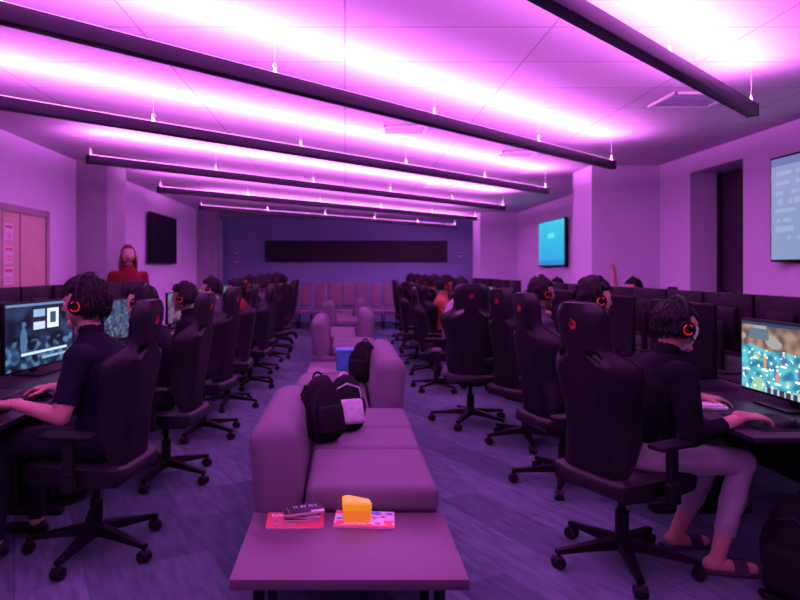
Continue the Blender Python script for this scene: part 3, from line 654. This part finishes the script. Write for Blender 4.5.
def hair_mesh(style,m,tufts):
    amp={'short':.006,'bushy':.016,'long':.006}[style]; big={'short':1.0,'bushy':1.12,'long':1.02}[style]
    zt=.42 if style!='long' else .70
    def fn(x,y,z):
        n=noise.noise(V((x*3,y*3,z*3+7)))*amp+noise.noise(V((x*9,y*9,z*9)))*amp*.5
        k=1+n/.1; X,Y,Z=x*.108*big*k-.014,y*.089*big*k,z*.124*big*k+.014
        face=(x>.30 and z<zt) or (z<-.55)
        if x>.05 and z<.1 : face=True
        if face: X,Y,Z=x*.07-.02,y*.06,z*.08
        return (X,Y,Z)
    g=[G_sph((0,0,0),1,48,32,fn)]
    rnd=random.Random(3)
    for i in range(tufts):
        a=rnd.uniform(0,2*math.pi); z=rnd.uniform(-.5,1); r=math.sqrt(1-z*z); x,y=r*math.cos(a),r*math.sin(a)
        if (x>.25 and z<zt+.03) or (x>.05 and z<.1): continue
        p=V(fn(x,y,z)); nn=V((x,y,z)).normalized(); d=(V((rnd.uniform(-.1,.5) if style!='long' else -.6,rnd.uniform(-.3,.3),-.9))); d=(d-nn*d.dot(nn)*.93).normalized()
        l=rnd.uniform(.022,.038)*big; g.append(G_tube([p-d*l*.5-nn*.003,p+nn*.002,p+d*l*.6+nn*.001,p+d*l+nn*.001],[.004,.0065,.005,.001],5))
    if style=='long':
        for i in range(40):
            a=math.radians(68+ (224)*i/39); x,y=math.cos(a)*.088-.02,math.sin(a)*.086
            L=.20+.03*math.sin(i*2.1); o_=rnd.uniform(-.01,.01)
            g.append(G_tube([(x*.9,y*.9,.04),(x*1.08,y*1.1,-.04),(x*1.1+o_,y*1.2,-.12),(x*1.0+o_,y*1.15,-.04-L*.8),(x*.95,y*1.05+o_,-.04-L)],[.016,.02,.02,.016,.004],7))
    return mesh('hair',g,m,180)
def shell(name,m,z0,z1,k0,bulge):
    vs=[];fs=[];n=14;k=8
    for j in range(k+1):
        z=z0+(z1-z0)*j/k
        for i in range(n+1):
            a=-1.25+2.5*i/n; r=math.sqrt(max(0,1-z*z)); x,y=r*math.cos(a),r*math.sin(a)
            q=V(headpt(x,y,z))*k0; q.x+=bulge*math.exp(-(a*2.2)**2); vs.append(tuple(q))
    for j in range(k):
        for i in range(n): a=j*(n+1)+i; fs.append((a,a+1,a+n+2,a+n+1))
    return mesh(name,[(vs,fs)],m,180)
eyeM=mesh('eye',[G_sph((0,0,0),.0125)],M['eye']); irM=mesh('iris',[G_sph((.0085,0,0),.0058)],M['iris'])
BODY={}
def person(key,loc,rz,label,mats,hair,hairmat,scale=1,mask=False,headset=True,eyes=True,tufts=90):
    me,HM=BODY[key]
    me=me.copy()
    for i,k in enumerate(('skin','shirt','pants','shoe','lip')): me.materials[i]=mats.get(k) or M['lip']
    o=obj('person',me,None,loc,rz); o.scale=(scale,)*3; tag(o,label,'person')
    hk=(hair,hairmat.name,tufts)
    if hk not in HAIR: HAIR[hk]=hair_mesh(hair,hairmat,tufts)
    h=obj('hair',HAIR[hk],o); h.matrix_local=HM
    if eyes:
        for s in(-1,1):
            e=obj('eye',eyeM,o); e.matrix_local=HM@Matrix.Translation((.079,s*.031,.008)); i=obj('iris',irM,e)
    if mask: m_=obj('face_mask',MASK,o); m_.matrix_local=HM
    if headset:
        W=Matrix.Translation(loc)@Matrix.Rotation(rz,4,'Z')@Matrix.Scale(scale,4)@HM
        hs=clone(HS); hs.matrix_world=W; hs.location=W.to_translation(); hs.rotation_euler=W.to_euler(); hs.scale=(scale,)*3
    return o
HAIR={};MASK=shell('face_mask',M['mask'],-.88,.07,1.07,.014)
HS=thing('headset','black headset with red-lit ear cups worn by player','headset',(0,0,0),0,'gaming headsets')
obj('headband',mesh('headband',[G_torus((-.01,0,.01),.108,.011,'x',28,8,0,math.pi,1.30),G_torus((-.01,0,.0),.100,.010,'x',20,8,math.radians(25),math.radians(155),1.36)],M['plast']),HS)
for s in(-1,1):
    c=obj('ear_cup',mesh('ear_cup',[G_cyl((-.005,s*.078,-.005),(-.005,s*.112,-.005),.043,.038,20),G_torus((-.005,s*.082,-.005),.036,.012,'y',24,8)],M['plast']),HS)
    obj('light_ring',mesh('light_ring',[G_torus((-.005,s*.113,-.005),.024,.0032,'y',24,6,math.radians(40),math.radians(330))],M['redring']),c)
obj('microphone',mesh('microphone',[G_tube([(0,-.1,-.03),(.05,-.095,-.06),(.1,-.05,-.065)],.004,6),G_sph((.1,-.05,-.065),.009)],M['plast']),HS)
def base_spec():
    return dict(torso=[(-.02,.47,.14,.10),(-.02,.52,.18,.13),(-.02,.60,.17,.125),(-.03,.70,.148,.11),(-.02,.82,.158,.115),(0,.93,.178,.12),(.02,1.0,.182,.105),(.025,1.05,.13,.08),(.03,1.09,.07,.065)],
      head=(.085,0,1.235),hpitch=.05,sleeve=.75,hem=.92,foot='shoe',
      R=dict(sh=(.02,-.185,.995),el=(.10,-.26,.745),wr=(.345,-.21,.782),d=(1,.08,-.08),n=(0,0,-1),t=(0,1,0),curl=(.55,.6,.65,.7)),
      L=dict(sh=(.02,.185,.995),el=(.10,.26,.745),wr=(.345,.17,.782),d=(1,-.15,-.06),n=(0,0,-1),t=(0,-1,0),curl=(.5,.5,.55,.6)),
      legR=[(0,-.09,.565),(.44,-.13,.575),(.40,-.14,.09),(1,-.15,0)],legL=[(0,.09,.565),(.44,.13,.575),(.46,.14,.09),(1,.15,0)])
sR=base_spec(); sR.update(sleeve=1.55,hem=.70,foot='skin',head=(.115,0,1.185),hpitch=.12,thin=.92)
sR['torso']=[(-.02,.47,.13,.10),(-.02,.52,.165,.12),(-.02,.60,.155,.112),(-.03,.69,.138,.10),(-.02,.80,.148,.108),(.01,.90,.168,.11),(.035,.97,.172,.098),(.045,1.02,.12,.075),(.055,1.05,.065,.06)]
sR['R']=dict(sh=(.04,-.178,.965),el=(.03,-.26,.70),wr=(.30,-.235,.785),d=(1,.03,-.07),n=(0,0,-1),t=(0,1,0),curl=(.45,.45,.6,.7))
sR['L']=dict(sh=(.04,.178,.965),el=(.12,.25,.73),wr=(.37,.20,.785),d=(1,-.1,-.07),n=(0,0,-1),t=(0,-1,0),curl=(.45,.5,.6,.7))
sR['legR']=[(0,-.085,.55),(.385,-.11,.54),(.26,-.11,.085),(1,-.25,0)]; sR['legL']=[(0,.085,.55),(.40,.12,.54),(.22,.17,.085),(1,0,0)]
BODY['near_r']=person_mesh(sR,.0075,.004)
sL=base_spec(); sL.update(head=(.075,0,1.25),sleeve=.72)
sL['L']=dict(sh=(.02,.185,.995),el=(.06,.27,.735),wr=(.32,.22,.782),d=(1,-.02,-.06),n=(0,0,-1),t=(0,-1,0),curl=(.5,.55,.6,.7))
BODY['near_l']=person_mesh(sL,.0075,.004)
BODY['typing']=person_mesh(base_spec(),.012,.006)
sU=base_spec(); sU['R']=dict(sh=(.03,-.19,1.02),el=(.15,-.28,1.14),wr=(.20,-.25,1.37),d=(.1,.0,1),n=(1,0,0),t=(0,1,0),curl=(.25,.2,.25,.3),sc=1.15,spread=.35)
BODY['raised']=person_mesh(sU,.012,.005)
sS=dict(torso=[(0,.86,.13,.09),(0,.92,.17,.115),(0,1.0,.165,.11),(0,1.1,.145,.10),(0,1.22,.16,.11),(0,1.34,.18,.115),(0,1.41,.18,.10),(0,1.45,.13,.078),(0,1.505,.065,.06)],waist=.98,
  head=(.03,0,1.66),hyaw=0,hpitch=.05,sleeve=1.9,hem=.97,foot='shoe',
  R=dict(sh=(0,-.185,1.39),el=(-.03,-.25,1.10),wr=(.10,-.24,.86),d=(.4,0,-1),n=(0,1,0),t=(1,0,.2),curl=(.4,.45,.5,.5)),
  L=dict(sh=(0,.185,1.39),el=(-.03,.25,1.10),wr=(.10,.24,.86),d=(.4,0,-1),n=(0,-1,0),t=(1,0,.2),curl=(.4,.45,.5,.5)),
  legR=[(0,-.09,.9),(.02,-.1,.49),(-.01,-.11,.085),(1,-.15,0)],legL=[(0,.09,.9),(.03,.1,.49),(-.0,.12,.085),(1,.15,0)])
BODY['stand']=person_mesh(sS,.009,.005)
def mt(skin='skin',shirt='black',pants='dkjeans',shoe='plast2'): return dict(skin=M[skin],shirt=M[shirt],pants=M[pants],shoe=M[shoe],lip=M['lip'])
PX,PY=1.55,3.12
p=person('near_r',(PX,PY,0),math.radians(3),'person in black long-sleeved shirt and pale trousers using mouse',mt('skin','black','jeans'),'short',M['hair'],1.0,True,tufts=320)
# sandals
for yy,xx,rr in ((-.11,.26,-.25),(.17,.22,0)):
    R=Matrix.Rotation(rr,3,'Z')
    obj('sandal',mesh('sandal',[G_box(V((xx,yy,.008))+R@V((.055,0,0)),(.26,.085,.016),.007,3,R),
       G_loft([[V((xx,yy,0))+R@V((dx,.045*math.cos(a),.01+.06*math.sin(a))) for a in np.linspace(0,math.pi,9)]+[V((xx,yy,0))+R@V((dx,.039*math.cos(a),.01+.054*math.sin(a))) for a in np.linspace(math.pi,0,9)] for dx in (.06,.12)])],M['grey']),p)
person('near_l',(-1.31,3.30,0),math.radians(178),'person in dark t-shirt with bushy hair typing',mt('skin','navy','dkjeans'),'bushy',M['hair'],1.03,tufts=420)
p=person('stand',(-2.83,8.12,0),math.radians(-68),'standing long-haired bearded person in red shirt',mt('skin','redshirt','dkjeans'),'long',M['hairbr'],1.0,headset=False)
bd=obj('beard',shell('beard',M['hairbr'],-.97,-.58,1.08,.012),p); bd.matrix_local=BODY['stand'][1]
TYP='seated person in %s shirt playing at desk'
cyc=[('navy','dark navy'),('black','black'),('grey','grey'),('redshirt','red'),('black','black'),('grey','grey'),('navy','dark navy'),('grey','grey'),('black','black')]
for i,k in enumerate([1,2,3,4,5,6,7,8,9]):
    sh,nm=cyc[i]; person('typing',(-1.36 if i<3 else -1.30,LY[k],0),math.radians(180+random.uniform(-6,6)),TYP%nm,mt('skin2' if i%2 else 'skin',sh),'bushy' if i%2 else 'short',M['hair'],random.uniform(.98,1.03),eyes=False)
cyc=[('black','black'),('grey','grey'),('whitec','white'),('orange','orange'),('black','black'),('whitec','white'),('redshirt','red'),('navy','dark navy')]
for i,k in enumerate([1,2,4,5,6,7,8,9]):
    sh,nm=cyc[i]; person('typing',(1.58 if i<2 else 1.35,RY[k]-(.1 if i<2 else 0),0),math.radians(random.uniform(-6,10)),TYP%nm,mt('skin2' if i%2 else 'skin',sh),'bushy' if i in(0,3) else 'short',M['hair'],1.03 if i<2 else random.uniform(1.0,1.04),eyes=False)
person('raised',(3.62,7.65,0),math.radians(180),'seated person raising one hand above monitors',mt('skin','redshirt'),'short',M['hair'],1.0,eyes=False)
for y,sh,nm in ((10.4,'black','black'),(11.6,'orange','orange')):
    person('typing',(3.62,y,0),math.radians(180),TYP%nm,mt('skin',sh),'short',M['hair'],.98,eyes=True)
for c in list(HS.children):
    for g in list(c.children): bpy.data.objects.remove(g)
    bpy.data.objects.remove(c)
bpy.data.objects.remove(HS)
# ---------------------------------------------------------------- camera
cd=bpy.data.cameras.new('camera'); cam=bpy.data.objects.new('camera',cd); COL.objects.link(cam)
cam.location=(0,0,CH); cam.rotation_euler=(math.radians(90),0,0); cd.sensor_width=36; cd.lens=F/800*36
cd.shift_x=(400-CX)/800; cd.shift_y=-(300-CY)/800; cd.clip_start=.05
cd.dof.use_dof=True; cd.dof.focus_distance=3.0; cd.dof.aperture_fstop=2.4
S.camera=cam
